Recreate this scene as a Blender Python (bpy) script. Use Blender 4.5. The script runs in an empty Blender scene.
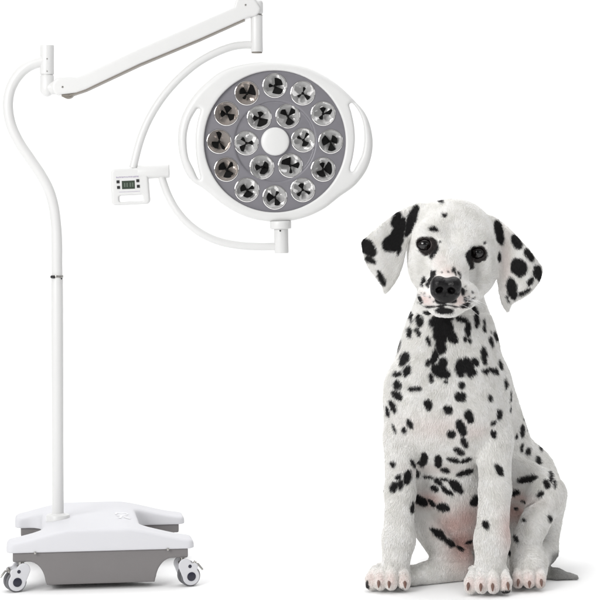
import bpy, math
import numpy as np
from mathutils import Vector, Matrix
from mathutils.bvhtree import BVHTree

rng = np.random.default_rng(7)
SC = bpy.context.scene
COL = SC.collection
U = 0.0035            # metres per working unit
DU = 1857.0           # camera distance in working units
HU = 387.0            # camera height in working units
CX, HY = 300.0, 205.0

def P(px, py, d=0.0):
    """a point at depth d (working units) behind the front plane"""
    s = (DU + d) / DU
    return np.array([(px - CX) * s, d, HU - (py - HY) * s])

# ------------------------------------------------------------------ materials
def mat(name, col, rough=0.45, metal=0.0, spec=0.5, coat=0.0, noise=0.0, nscale=40.0, bump=0.0, bscale=200.0, sss=0.0):
    m = bpy.data.materials.new(name); m.use_nodes = True
    nt = m.node_tree; b = nt.nodes['Principled BSDF']
    b.inputs['Base Color'].default_value = (*col, 1)
    b.inputs['Roughness'].default_value = rough
    b.inputs['Metallic'].default_value = metal
    b.inputs['Specular IOR Level'].default_value = spec
    b.inputs['Coat Weight'].default_value = coat
    b.inputs['Subsurface Weight'].default_value = sss
    tc = nt.nodes.new('ShaderNodeTexCoord')
    if noise > 0:
        n = nt.nodes.new('ShaderNodeTexNoise'); n.inputs['Scale'].default_value = nscale; n.inputs['Detail'].default_value = 5
        nt.links.new(tc.outputs['Object'], n.inputs['Vector'])
        r = nt.nodes.new('ShaderNodeMapRange')
        r.inputs['To Min'].default_value = 1 - noise; r.inputs['To Max'].default_value = 1 + noise * .4
        nt.links.new(n.outputs['Fac'], r.inputs['Value'])
        mx = nt.nodes.new('ShaderNodeVectorMath'); mx.operation = 'SCALE'
        mx.inputs[0].default_value = col
        nt.links.new(r.outputs[0], mx.inputs['Scale'])
        nt.links.new(mx.outputs[0], b.inputs['Base Color'])
    if bump > 0:
        n2 = nt.nodes.new('ShaderNodeTexNoise'); n2.inputs['Scale'].default_value = bscale; n2.inputs['Detail'].default_value = 3
        nt.links.new(tc.outputs['Object'], n2.inputs['Vector'])
        bp = nt.nodes.new('ShaderNodeBump'); bp.inputs['Strength'].default_value = bump; bp.inputs['Distance'].default_value = .002
        nt.links.new(n2.outputs['Fac'], bp.inputs['Height']); nt.links.new(bp.outputs[0], b.inputs['Normal'])
    return m

def attr_mat(name, attr, rough, spec, bump=0.0, sss=0.0, bscale=300):
    m = mat(name, (1, 1, 1), rough, 0, spec, bump=bump, bscale=bscale, sss=sss)
    nt = m.node_tree; a = nt.nodes.new('ShaderNodeAttribute'); a.attribute_name = attr
    nt.links.new(a.outputs['Color'], nt.nodes['Principled BSDF'].inputs['Base Color'])
    if sss:
        nt.nodes['Principled BSDF'].inputs['Subsurface Radius'].default_value = (1, .5, .4)
        nt.nodes['Principled BSDF'].inputs['Subsurface Scale'].default_value = .008
    return m

M = {}
M['paint'] = mat('white_powder_coat', (.665, .665, .66), .36, spec=.5, noise=.03, nscale=9, bump=.05, bscale=500)
M['cover'] = mat('moulded_white_plastic', (.625, .625, .65), .5, spec=.25, noise=.03, nscale=7, bump=.04, bscale=350)
M['skirt'] = mat('grey_plastic', (.185, .175, .175), .55, noise=.07, nscale=12, bump=.12, bscale=450)
M['panel'] = mat('silver_grey_plastic', (.20, .195, .215), .42, metal=.25, noise=.10, nscale=30, bump=.1, bscale=400)
M['chrome'] = mat('chrome', (.80, .79, .78), .10, metal=1.0)
M['mirror'] = mat('lamp_mirror', (.97, .965, .96), .05, metal=.56, bump=.6, bscale=30)
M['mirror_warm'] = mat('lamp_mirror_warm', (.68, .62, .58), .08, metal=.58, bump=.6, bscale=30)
M['steel'] = mat('brushed_steel', (.42, .41, .39), .28, metal=1.0, noise=.1)
M['black'] = mat('black_plastic', (.012, .012, .013), .35)
M['blade'] = mat('matt_black', (.006, .006, .006), .6, spec=.08)
M['dark_navy'] = mat('dark_hub', (.012, .012, .028), .3)
M['rubber'] = mat('grey_rubber', (.14, .14, .15), .7, noise=.1)
M['strip'] = mat('grey_brown_strip', (.20, .18, .155), .5)
M['lcd'] = mat('lcd_glass', (.045, .06, .045), .2, noise=.2, nscale=300)
M['digit'] = mat('lcd_digit', (.10, .13, .10), .5)
M['print'] = mat('faint_violet_print', (.36, .32, .42), .6)
M['emblem'] = mat('white_print', (.73, .73, .75), .5)
M['nose'] = mat('wet_black_nose', (.006, .0055, .006), .30, spec=.26, bump=.9, bscale=170)
M['claw_d'] = mat('brown_claw', (.17, .09, .068), .38, noise=.3, nscale=80)
M['claw_k'] = mat('black_claw', (.015, .012, .012), .3)
M['iris'] = None
M['whisker'] = mat('whisker', (.8, .8, .8), .4)
M['fur'] = attr_mat('short_fur', 'fcol', .62, .25)
M['skin'] = attr_mat('puppy_skin', 'fcol', .7, .2, bump=.5, sss=.12)
M['backdrop'] = mat('white_backdrop', (.95, .95, .95), .9, spec=.1, noise=.0, nscale=2)

# ------------------------------------------------------------------ mesh helpers
def make_mesh(name, v, f, m, parent=None, smooth=True, origin=(0, 0, 0), loc=None):
    me = bpy.data.meshes.new(name)
    v = np.asarray(v, float) - np.asarray(origin, float)
    me.from_pydata(v.tolist(), [], [list(map(int, q)) for q in f])
    me.materials.append(m)
    me.polygons.foreach_set('use_smooth', [smooth] * len(me.polygons))
    me.update()
    o = bpy.data.objects.new(name, me); COL.objects.link(o)
    if parent is not None: o.parent = parent
    if loc is not None: o.location = loc
    return o

class MB:
    def __init__(s): s.v = []; s.f = []
    def add(s, v, f):
        n = len(s.v); s.v += [tuple(map(float, q)) for q in v]; s.f += [tuple(i + n for i in q) for q in f]
        return s
    def tube(s, pts, r, n=24, caps=True, smooth_path=0):
        pts = [np.array(p, float) for p in pts]
        rr = list(r) if hasattr(r, '__len__') else [r] * len(pts)
        if smooth_path:
            np_, nr = [], []
            for i in range(len(pts) - 1):
                p0 = pts[max(i - 1, 0)]; p1 = pts[i]; p2 = pts[i + 1]; p3 = pts[min(i + 2, len(pts) - 1)]
                for k in range(smooth_path):
                    t = k / smooth_path
                    np_.append(.5 * ((2 * p1) + (p2 - p0) * t + (2 * p0 - 5 * p1 + 4 * p2 - p3) * t * t + (3 * p1 - p0 - 3 * p2 + p3) * t ** 3))
                    nr.append(rr[i] * (1 - t) + rr[i + 1] * t)
            np_.append(pts[-1]); nr.append(rr[-1]); pts, rr = np_, nr
        vs, fs = [], []
        up = None
        for i, p in enumerate(pts):
            a = pts[max(i - 1, 0)]; b = pts[min(i + 1, len(pts) - 1)]
            t = (b - a); L = np.linalg.norm(t); t = t / L if L > 1e-9 else np.array([0, 0, 1.])
            if up is None:
                up = np.array([0, 1., 0]) if abs(t[1]) < .9 else np.array([1., 0, 0])
            x = up - t * np.dot(up, t); x /= np.linalg.norm(x); up = x
            y = np.cross(t, x)
            for k in range(n):
                a_ = 2 * math.pi * k / n
                vs.append(p + rr[i] * (x * math.cos(a_) + y * math.sin(a_)))
        for i in range(len(pts) - 1):
            for k in range(n):
                k2 = (k + 1) % n
                fs.append((i * n + k, i * n + k2, (i + 1) * n + k2, (i + 1) * n + k))
        if caps:
            fs.append(tuple(range(n - 1, -1, -1))); fs.append(tuple((len(pts) - 1) * n + k for k in range(n)))
        return s.add(vs, fs)
    def rod(s, a, b, r, bev=.6, n=32):
        """cylinder with rounded rims"""
        a = np.array(a, float); b = np.array(b, float); L = np.linalg.norm(b - a); t = (b - a) / L
        bev = min(bev, r * .9, L * .45)
        pts, rs = [], []
        for k in range(5):
            q = k / 4 * math.pi / 2
            pts.append(a + t * bev * (1 - math.cos(math.pi / 2 - q + 0) if False else bev and (1 - math.sin(q)) * bev / bev)); rs.append(0)
        pts = [a + t * (bev * (1 - math.sin(k / 4 * math.pi / 2))) for k in range(5)]
        rs = [r - bev * (1 - math.cos(k / 4 * math.pi / 2)) for k in range(5)]
        pts = pts[::-1]; rs = rs[::-1]
        # order: from the rim edge inwards -> reverse so that it starts at a
        P1 = [(np.linalg.norm(p - a), q) for p, q in zip(pts, rs)]
        P1 = sorted(P1, key=lambda e: e[0])
        prof = [(d, r - bev + bev * math.sin(math.acos(max(-1, min(1, 1 - d / bev)))) if bev > 0 else r) for d, _ in P1]
        pts2 = [a + t * d for d, _ in prof] + [b - t * d for d, _ in prof[::-1]]
        rs2 = [q for _, q in prof] + [q for _, q in prof[::-1]]
        return s.tube(pts2, rs2, n)
    def box(s, lo, hi, R=None, c=None):
        x0, y0, z0 = lo; x1, y1, z1 = hi
        v = [np.array(q, float) for q in ((x0, y0, z0), (x1, y0, z0), (x1, y1, z0), (x0, y1, z0), (x0, y0, z1), (x1, y0, z1), (x1, y1, z1), (x0, y1, z1))]
        if R is not None: v = [R @ (q - c) + c for q in v]
        return s.add(v, [(0, 3, 2, 1), (4, 5, 6, 7), (0, 1, 5, 4), (1, 2, 6, 5), (2, 3, 7, 6), (3, 0, 4, 7)])
    def lathe(s, c, axis, xdir, prof, n=48):
        """prof: list of (radius, along)"""
        axis = np.array(axis, float); axis /= np.linalg.norm(axis); x = np.array(xdir, float); x -= axis * np.dot(x, axis); x /= np.linalg.norm(x)
        y = np.cross(axis, x); vs, fs = [], []
        for r, h in prof:
            for k in range(n):
                a_ = 2 * math.pi * k / n
                vs.append(np.array(c) + axis * h + r * (x * math.cos(a_) + y * math.sin(a_)))
        for i in range(len(prof) - 1):
            for k in range(n):
                k2 = (k + 1) % n
                fs.append((i * n + k, i * n + k2, (i + 1) * n + k2, (i + 1) * n + k))
        return s.add(vs, fs)
    def done(s, name, m, parent=None, smooth=True, scale=U, origin=(0, 0, 0)):
        o = make_mesh(name, np.array(s.v) * scale, s.f, m, parent, smooth, origin)
        if smooth:
            o.data.set_sharp_from_angle(angle=math.radians(38))
        return o

# ------------------------------------------------------------------ signed-distance sculpting
class Field:
    def __init__(s, lo, hi, h):
        s.h = h; s.lo = np.array(lo, float) - .37 * h; n = np.ceil((np.array(hi) - s.lo) / h).astype(int) + 1
        s.n = n; s.f = np.full(n, 60.0, np.float32)
        s.ax = [(s.lo[i] + h * np.arange(n[i])).astype(np.float32) for i in range(3)]
    def region(s, lo, hi):
        a = np.clip(np.floor((np.array(lo) - s.lo) / s.h).astype(int), 0, s.n); b = np.clip(np.ceil((np.array(hi) - s.lo) / s.h).astype(int) + 1, 0, s.n)
        sl = tuple(slice(i, j) for i, j in zip(a, b))
        return sl, s.ax[0][sl[0]][:, None, None], s.ax[1][sl[1]][None, :, None], s.ax[2][sl[2]][None, None, :]
    def op(s, g, lo, hi, k, mode='u'):
        sl, x, y, z = s.region(lo, hi)
        a = s.f[sl]
        if a.size == 0: return
        b = g(x, y, z)
        if mode == 'u':
            h = np.maximum(k - np.abs(a - b), 0) / k
            s.f[sl] = np.minimum(a, b) - h * h * k * .25
        else:
            b = -b
            h = np.maximum(k - np.abs(a - b), 0) / k
            s.f[sl] = np.maximum(a, b) + h * h * k * .25
    def ell(s, c, r, k=8, roll=0, pitch=0, yaw=0, mode='u'):
        c = np.array(c, float); r = np.array(r, float)
        R = np.array(Matrix.Rotation(math.radians(yaw), 3, 'Z') @ Matrix.Rotation(math.radians(pitch), 3, 'X') @ Matrix.Rotation(math.radians(roll), 3, 'Y'))
        def g(x, y, z):
            dx, dy, dz = x - c[0], y - c[1], z - c[2]
            q = [R[0, i] * dx + R[1, i] * dy + R[2, i] * dz for i in range(3)]
            k0 = np.sqrt(sum((q[i] / r[i]) ** 2 for i in range(3))); k1 = np.sqrt(sum((q[i] / r[i] ** 2) ** 2 for i in range(3)))
            return k0 * (k0 - 1) / np.maximum(k1, 1e-6)
        m = max(r) + k + 2
        s.op(g, c - m, c + m, k, mode)
    def cap(s, a, ra, b, rb, k=8, mode='u', flat=1.0):
        a = np.array(a, float); b = np.array(b, float); ab = b - a; L2 = float(ab @ ab)
        def g(x, y, z):
            dx, dy, dz = x - a[0], y - a[1], z - a[2]
            t = np.clip((dx * ab[0] + dy * ab[1] + dz * ab[2]) / L2, 0, 1)
            ex, ey, ez = dx - t * ab[0], (dy - t * ab[1]) / flat, dz - t * ab[2]
            return np.sqrt(ex * ex + ey * ey + ez * ez) - (ra + (rb - ra) * t)
        m = max(ra, rb) * max(1, flat) + k + 2
        s.op(g, np.minimum(a, b) - m, np.maximum(a, b) + m, k, mode)
    def mesh(s):
        f = s.f; ins = f < 0
        cells = np.zeros(np.array(f.shape) - 1, np.int8)
        for i in (0, 1):
            for j in (0, 1):
                for k in (0, 1):
                    cells += ins[i:f.shape[0] - 1 + i, j:f.shape[1] - 1 + j, k:f.shape[2] - 1 + k]
        act = (cells > 0) & (cells < 8)
        ci = np.argwhere(act)
        idx = np.full(cells.shape, -1, np.int64); idx[act] = np.arange(len(ci))
        acc = np.zeros((len(ci), 3)); cnt = np.zeros(len(ci))
        cor = [(i, j, k) for i in (0, 1) for j in (0, 1) for k in (0, 1)]
        for a in cor:
            for ax in range(3):
                if a[ax]: continue
                b = list(a); b[ax] = 1
                fa = f[ci[:, 0] + a[0], ci[:, 1] + a[1], ci[:, 2] + a[2]]; fb = f[ci[:, 0] + b[0], ci[:, 1] + b[1], ci[:, 2] + b[2]]
                m = (fa < 0) != (fb < 0)
                t = np.where(m, fa / np.where(m, fa - fb, 1), 0)
                p = np.tile(np.array(a, float), (len(ci), 1)); p[:, ax] += t
                acc += p * m[:, None]; cnt += m
        v = s.lo + (ci + acc / cnt[:, None]) * s.h
        quads = []
        for ax in range(3):
            o = [1, 2] if ax == 0 else ([2, 0] if ax == 1 else [0, 1])
            lo_ = [slice(1, -1)] * 3; lo_[ax] = slice(0, f.shape[ax] - 1)
            A = ins[tuple(lo_)]
            hi_ = list(lo_); hi_[ax] = slice(1, f.shape[ax])
            B = ins[tuple(hi_)]
            for sign in (0, 1):
                e = np.argwhere((A & ~B) if sign == 0 else (~A & B))
                if len(e) == 0: continue
                for q in range(3):
                    if q != ax: e[:, q] += 1
                def cell(d1, d2):
                    c = e.copy(); c[:, o[0]] += d1; c[:, o[1]] += d2
                    return idx[c[:, 0], c[:, 1], c[:, 2]]
                q4 = np.stack([cell(-1, -1), cell(0, -1), cell(0, 0), cell(-1, 0)], 1)
                if sign == 1: q4 = q4[:, ::-1]
                quads.append(q4)
        q = np.concatenate(quads); q = q[(q >= 0).all(1)]
        return v, q

def relax(v, q, it=2, w=.5):
    e = np.concatenate([q[:, [0, 1]], q[:, [1, 2]], q[:, [2, 3]], q[:, [3, 0]]])
    n = len(v)
    for _ in range(it):
        for ww in (w, -w * .95):
            s = np.zeros_like(v); c = np.bincount(e.ravel(), minlength=n)
            for i in range(3):
                s[:, i] = np.bincount(e[:, 0], v[e[:, 1], i], n) + np.bincount(e[:, 1], v[e[:, 0], i], n)
            v = v + ww * (s / np.maximum(c, 1)[:, None] - v)
    return v

def normals(v, q):
    fn = np.cross(v[q[:, 2]] - v[q[:, 0]], v[q[:, 3]] - v[q[:, 1]]); n = np.zeros_like(v)
    for k in range(4):
        for i in range(3): n[:, i] += np.bincount(q[:, k], fn[:, i], len(v))
    return n / np.maximum(np.linalg.norm(n, axis=1), 1e-9)[:, None]

def fast_mesh(name, v, q, m, parent=None):
    me = bpy.data.meshes.new(name); k = q.shape[1]
    me.vertices.add(len(v)); me.vertices.foreach_set('co', v.astype(np.float32).ravel())
    me.loops.add(q.size); me.loops.foreach_set('vertex_index', q.astype(np.int32).ravel())
    me.polygons.add(len(q)); me.polygons.foreach_set('loop_start', np.arange(0, q.size, k, dtype=np.int32))
    me.polygons.foreach_set('use_smooth', np.ones(len(q), bool))
    me.materials.append(m); me.update(); me.validate()
    o = bpy.data.objects.new(name, me); COL.objects.link(o)
    if parent is not None: o.parent = parent
    return o

def poly_sdf(poly, X, Z):
    """2D signed distance to a closed polygon, X, Z broadcastable"""
    X, Z = np.broadcast_arrays(np.asarray(X, np.float64) + 1.37e-4, np.asarray(Z, np.float64) + 2.11e-4)
    d = np.full(X.shape, 1e9, np.float32); ins = np.zeros(X.shape, bool); n = len(poly)
    for i in range(n):
        ax, az = poly[i]; bx, bz = poly[(i + 1) % n]; ex, ez = bx - ax, bz - az
        wx, wz = X - ax, Z - az; t = np.clip((wx * ex + wz * ez) / (ex * ex + ez * ez), 0, 1)
        d = np.minimum(d, (wx - ex * t) ** 2 + (wz - ez * t) ** 2)
        c = ((az > Z) != (bz > Z)) & (X < (bx - ax) * (Z - az) / ((bz - az) or 1e-9) + ax)
        ins ^= c
    return np.where(ins, -1, 1) * np.sqrt(d)

def spline_closed(pts, n=8):
    pts = [np.array(p, float) for p in pts]; out = []; N = len(pts)
    for i in range(N):
        p0, p1, p2, p3 = pts[i - 1], pts[i], pts[(i + 1) % N], pts[(i + 2) % N]
        for k in range(n):
            t = k / n
            out.append(.5 * ((2 * p1) + (p2 - p0) * t + (2 * p0 - 5 * p1 + 4 * p2 - p3) * t * t + (3 * p1 - p0 - 3 * p2 + p3) * t ** 3))
    return out

def root_empty(name, loc, label, cat):
    o = bpy.data.objects.new(name, None); COL.objects.link(o); o.location = loc
    o.empty_display_size = .1; o['label'] = label; o['category'] = cat
    return o
#@@LAMP
# ================================================================== THE EXAMINATION LAMP
DP = 84.0                                 # depth of the pole
LORG = P(58, 520, DP) * U; LORG = np.array([LORG[0], LORG[1], 0.0])
lamp = root_empty('surgical_lamp', LORG, 'tall white mobile surgical lamp with curved pole, swinging arm and round head on casters', 'surgical lamp')
def lpart(mb, name, m, parent=None, smooth=True):
    o = mb.done(name, m, parent or lamp, smooth, origin=LORG)
    return o
def V(px, py, dd=0.0): return P(px, py, DP + dd)

# -- pole
mb = MB(); mb.rod(V(58, 523), V(57.2, 277), 6.1, 1.0)
lower = lpart(mb, 'lower_pole', M['paint'])
mb = MB(); mb.lathe(V(58, 517.2), (0, 0, 1), (1, 0, 0), [(0.01, -9), (12.3, -9), (12.3, 1.5), (11.6, 2.8), (7.6, 3.4), (6.3, 4.6), (5.5, 4.6)], 48)
lpart(mb, 'pole_flange', M['paint'])
mb = MB(); mb.rod(V(57.2, 277.6), V(57.2, 275.2), 6.5, .4)
jn = lpart(mb, 'pole_clamp_ring', M['steel'])
mb = MB(); mb.rod(V(51.3, 276.9, -4), V(54.5, 276.9, -7), 1.6, .4); mb.rod(V(61.5, 278.7, -4.8), V(61.5, 278.7, -7), .8, .2)
lpart(mb, 'clamp_screw', M['black'], jn)
mb = MB()
neck = [(57.2, 276), (57, 262), (57, 245), (56.2, 226), (53.6, 206), (48.5, 189), (40.5, 174), (30, 158.5), (19, 142), (11, 124.5), (8, 106), (10.6, 89), (18.8, 74.5), (30, 65.2), (44, 60.5)]
mb.tube([V(*p) for p in neck], [5.6] * 3 + [5.3] * 9 + [5.6, 5.9, 6.1], 32, smooth_path=8)
lpart(mb, 'gooseneck_pole', M['paint'])

# -- joint at the top of the pole
mb = MB(); mb.rod(V(47, 74.4), V(47.2, 45.2), 7.3, .5)
tj = lpart(mb, 'pole_top_sleeve', M['paint'])
mb = MB()
for sx, sy in ((47, 58.8), (47, 71.2)):
    mb = MB(); mb.rod(P(sx, sy, DP - 7.0), P(sx, sy, DP - 7.6), .65, .1, 12)
    lpart(mb, 'sleeve_screw', M['steel'], tj)
mb = MB()
prof = [(0.02, -1.5), (6.2, -1.5), (6.2, .1), (7.0, .1), (7.2, .4), (7.2, 14)] + [(7.2 - 6.9 * (1 - math.cos(a)), 14 + 8.2 * math.sin(a)) for a in np.linspace(.1, math.pi / 2, 8)]
mb.lathe(V(47.1, 75.4), (0, 0, -1), (1, 0, 0), prof, 40)
mb.rod(V(47.1, 88), V(60, 87.5), 7.2, 2)
lpart(mb, 'arm_knuckle', M['paint'])

# -- spring arm: a box-section arm, cut from a side outline, rounded
def prism_field(poly, y0, y1, rnd, h, extra=None, k=2.0):
    xs = [p[0] for p in poly]; zs = [p[1] for p in poly]
    F = Field((min(xs) - 4, y0 - 4, min(zs) - 4), (max(xs) + 4, y1 + 4, max(zs) + 4), h)
    yc, hy = (y0 + y1) / 2, (y1 - y0) / 2
    def g(x, y, z):
        a = poly_sdf(poly, x[:, 0, :], z[0, :, :] if z.shape[0] == 1 and False else z[:, 0, :])[:, None, :] + rnd
        b = np.abs(y - yc) - hy + rnd
        return np.minimum(np.maximum(a, b), 0) + np.sqrt(np.maximum(a, 0) ** 2 + np.maximum(b, 0) ** 2) - rnd
    F.f[:] = g(F.ax[0][:, None, None], F.ax[1][None, :, None], F.ax[2][None, None, :])
    if extra: extra(F)
    return F
def pp(lst, d): return [tuple(P(a, b, d)[[0, 2]]) for a, b in lst]
def circ(c, r, a0, a1, n=8): return [(c[0] + r * math.cos(math.radians(a)), c[1] + r * math.sin(math.radians(a))) for a in np.linspace(a0, a1, n)]
arm2d = circ((62.5, 87), 9.8, 120, 262, 12) + [(70, 77), (77.5, 77.2), (83, 75.2), (140, 48.8), (200, 22.6), (234, 7.6)] + circ((246, 4.5), 10.5, 200, 330, 8) + circ((251, 8), 10, 10, 60, 3) + [(251.5, 17.2), (244, 20), (200, 39.6), (140, 64.6), (86, 90.2), (77, 93.2)] 
F = prism_field(pp(arm2d, DP), DP - 9, DP + 9, 2.2, .8)
v, q = F.mesh(); v = relax(v, q, 4)
o = fast_mesh('spring_arm', v * U - LORG, q, M['paint'], lamp)
mb = MB()
path = [(62.5, 96.6), (70, 96.6), (76.5, 94.3), (86, 91.2), (140, 65.8), (200, 40.6), (245, 20.3)]
for (a, b) in zip(path[:-1], path[1:]):
    p0, p1 = P(*a, DP), P(*b, DP); t = (p1 - p0) / np.linalg.norm(p1 - p0); n_ = np.array([-t[2], 0, t[0]])
    n_ *= -1 if n_[2] > 0 else 1
    vs = []
    for p in (p0, p1):
        for yy, hh in ((-7.6, -1.2), (7.6, -1.2), (7.6, .35), (-7.6, .35)): vs.append(p + n_ * hh + np.array([0, yy, 0]))
    mb.add(vs, [(0, 1, 5, 4), (1, 2, 6, 5), (2, 3, 7, 6), (3, 0, 4, 7), (0, 3, 2, 1), (4, 5, 6, 7)])
lpart(mb, 'arm_underside_strip', M['strip'], o, smooth=False)
mb = MB(); mb.rod(P(62.5, 87, DP - 9.0), P(62.5, 87, DP - 9.5), 1.1, .2, 16); lpart(mb, 'pivot_pin', M['steel'], o); mb = MB(); mb.rod(P(245.5, 5, DP - 9.0), P(245.5, 5, DP - 9.5), 1.0, .2, 16)
lpart(mb, 'pivot_pin', M['steel'], o)
mb = MB()
mb.lathe(P(68, 92.5, DP), (0, -1, 0), (1, 0, 0), [(0.02, -6.5), (6.3, -6.5), (6.6, -6), (6.6, 6), (6.3, 6.5), (0.02, 6.5)], 32)
lpart(mb, 'knuckle_underside', M['strip'])

# -- drop cylinder at the far end of the arm
mb = MB(); mb.rod(V(256.9, 52.0), V(256.6, 15.2), 6.3, .3); mb.rod(V(256.6, 15.0), V(256.4, 0), 6.9, 3.5)
dc = lpart(mb, 'drop_sleeve', M['paint'])
mb = MB(); mb.rod(V(256.9, 53.2), V(256.9, 51.4), 5.6, .3)
lpart(mb, 'sleeve_end_cap', M['strip'], dc)
mb = MB(); mb.tube([V(256.6, 15.6), V(256.6, 14.9)], 6.5, 40)
lpart(mb, 'sleeve_seam', M['steel'], dc)

# -- yoke: upper arc, horizontal swivel, lower arc, post
DH = -18.0
mb = MB()
arc = [(254, 45, 0), (244, 44.9, 0), (231, 47, -1), (214, 53.6, -2), (196, 64, -3), (178, 79.5, -4), (162, 98, -5), (149, 119, -6), (140, 141, -7), (133, 168, -8)]
mb.tube([V(*p) for p in arc], 4.1, 28, smooth_path=8)
lpart(mb, 'upper_yoke_arc', M['paint'])
mb = MB(); mb.rod(V(138, 172.2, -8), V(169.4, 171.0, -8), 7.2, .8)
lpart(mb, 'swivel_sleeve', M['paint'])
mb = MB()
arc = [(161, 174, -8), (163.5, 183, -8), (168.5, 196, -9), (176, 209.5, -11), (187.5, 223, -13), (202, 233.8, -15), (218, 241, -16), (236, 245, -17), (256, 246.6, -18), (276, 246.6, -18)]
mb.tube([V(*p) for p in arc], 4.0, 28, smooth_path=8)
lpart(mb, 'lower_yoke_arc', M['paint'])
mb = MB()
mb.rod(V(281.6, 253.2, DH), V(281.0, 226, DH), 7.4, .8); mb.rod(V(280.6, 229.0, DH), V(280.4, 221.0, DH), 11.2, 1.4)
pst = lpart(mb, 'head_post', M['paint'])
mb = MB(); mb.rod(V(280.2, 230.8, DH - 7.2), V(280.2, 230.8, DH - 7.9), .9, .1, 12)
lpart(mb, 'post_screw', M['black'], pst)

# -- control box
def rot2(p, c, a):
    a = math.radians(a); x, y = p[0] - c[0], p[1] - c[1]
    return (c[0] + x * math.cos(a) - y * math.sin(a), c[1] + x * math.sin(a) + y * math.cos(a))
BC = (131, 187); BA = -2.5; DB = DP - 8
def rrect(x0, y0, x1, y1, r): return circ((x0 + r, y0 + r), r, 180, 270, 5) + circ((x1 - r, y0 + r), r, 270, 360, 5) + circ((x1 - r, y1 - r), r, 0, 90, 5) + circ((x0 + r, y1 - r), r, 90, 180, 5)
def taper(p):  # the box widens a little to the bottom right
    x, y = p; return (x + (x - 125) * .03 * (y - 187) / 18, y)
box2d = pp([rot2(taper(p), BC, BA) for p in rrect(111.6, 168.2, 149.2, 204.8, 4.2)], DB)
slot2d = pp([rot2(p, BC, BA) for p in rrect(118.8, 195.2, 143.2, 201.6, 1.8)], DB)
def cut(F):
    g = poly_sdf(slot2d, F.ax[0][:, None], F.ax[2][None, :])[:, None, :]
    a, b = F.f, -g + 0 * F.ax[1][None, :, None]; k = 1.6; h = np.maximum(k - np.abs(a - b), 0) / k
    F.f = np.maximum(a, b) + h * h * k * .25
F = prism_field(box2d, DB - 6, DB + 6, 2.4, .55, cut)
v, q = F.mesh(); v = relax(v, q, 3)
cbx = fast_mesh('control_box', v * U - LORG, q, M['paint'], lamp)
def bp(x, y, dd): return P(*rot2((x, y), BC, BA), DB - 6 + dd)
def bquad(mb, x0, y0, x1, y1, dd, th):
    f = [bp(x0, y0, dd), bp(x1, y0, dd), bp(x1, y1, dd), bp(x0, y1, dd)]; b = [p + np.array([0, th, 0]) for p in f]
    mb.add(f + b, [(0, 3, 2, 1), (4, 5, 6, 7), (0, 1, 5, 4), (1, 2, 6, 5), (2, 3, 7, 6), (3, 0, 4, 7)])
mb = MB(); bquad(mb, 122.0, 180.6, 134.9, 188.8, -.25, .5); sc_ = lpart(mb, 'display', M['lcd'], cbx, False)
mb = MB()
for x in (124.2, 126.6, 129.8, 132.2): bquad(mb, x, 182.6, x + 1.2, 186.8, -.35, .1)
lpart(mb, 'display_digits', M['digit'], cbx, False)
for x, y in ((118.2, 181.3), (118.5, 186.9), (138.0, 181.0), (138.3, 186.6)):
    mb = MB(); bquad(mb, x - 1.45, y - 1.45, x + 1.45, y + 1.45, -.6, .9); lpart(mb, 'button', M['black'], cbx, False)
mb = MB()
for y, x0, x1, hh in ((176.9, 116.6, 139.2, .75), (191.6, 119, 139, .35)):
    x = x0; mb = MB()
    while x < x1:
        w = rng.uniform(.5, 1.1)
        bquad(mb, x, y - hh * rng.uniform(.6, 1), x + w, y + hh * rng.uniform(.6, 1), -.12, .2)
        if rng.random() < .5 and hh > .5: bquad(mb, x - .2, y - hh, x + w + .3, y - hh + .35, -.13, .2)
        x += w + rng.uniform(.3, .6)
    lpart(mb, 'printed_caption', M['print'], cbx, False)

# -- lamp head (housing sculpted from the face outline, with two handle slots and the round well)
HC = (274.8, 141.3); DF = DP - 24      # front face depth
outl = [(275, 61.4), (305, 66), (332, 80), (352, 97.5), (367, 116), (373, 141), (369, 165), (356.5, 184), (340, 196.5), (322, 210), (300, 219), (275, 222), (248, 217.5), (224, 205.5), (205, 190), (189, 178.5), (180.5, 160), (177.4, 137), (181.5, 116), (192, 97), (206, 82), (224, 69.5), (248, 63)]
out3 = [tuple(P(a, b, DF)[[0, 2]]) for a, b in spline_closed(outl, 5)]
def slot(pts): return [tuple(P(a, b, DF)[[0, 2]]) for a, b in spline_closed(pts, 4)]
sl1 = slot([(199, 108.4), (196.2, 108.9), (189.6, 121), (186.2, 137), (187.6, 156), (193.2, 169), (197.6, 178.4), (200.2, 177.4), (197.6, 166), (195.6, 150), (195.4, 134), (197.6, 120), (200.3, 110.6)])
sl2 = slot([(350.2, 103.2), (354.0, 104.0), (361.8, 117), (364.6, 135), (362.6, 153), (357.0, 165), (353.0, 171.4), (350.2, 169), (353, 157), (355, 142), (354.4, 127), (351.6, 113), (349.4, 105.6)])
hc = P(*HC, DF)
F = Field((hc[0] - 108, DF - 6, hc[2] - 90), (hc[0] + 108, DF + 40, hc[2] + 90), 1.0)
X2, Z2 = F.ax[0][:, None], F.ax[2][None, :]
A = poly_sdf(out3, X2, Z2)[:, None, :]
S = np.minimum(poly_sdf(sl1, X2, Z2), poly_sdf(sl2, X2, Z2))[:, None, :]
Rr = np.sqrt((X2 - hc[0]) ** 2 + (Z2 - hc[2]) ** 2)[:, None, :]
Y = F.ax[1][None, :, None]
tk = np.clip((92 - Rr) / 20, 0, 1); thick = 7 + 10 * tk * tk * (3 - 2 * tk)           # the drum is deep, the handles slim
yc = DF + thick
B = np.abs(Y - yc) - thick
rd = 6.0
a, b = A + rd, B + rd
f = np.minimum(np.maximum(a, b), 0) + np.sqrt(np.maximum(a, 0) ** 2 + np.maximum(b, 0) ** 2) - rd
def smax(a, b, k): h = np.maximum(k - np.abs(a - b), 0) / k; return np.maximum(a, b) + h * h * k * .25
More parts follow.
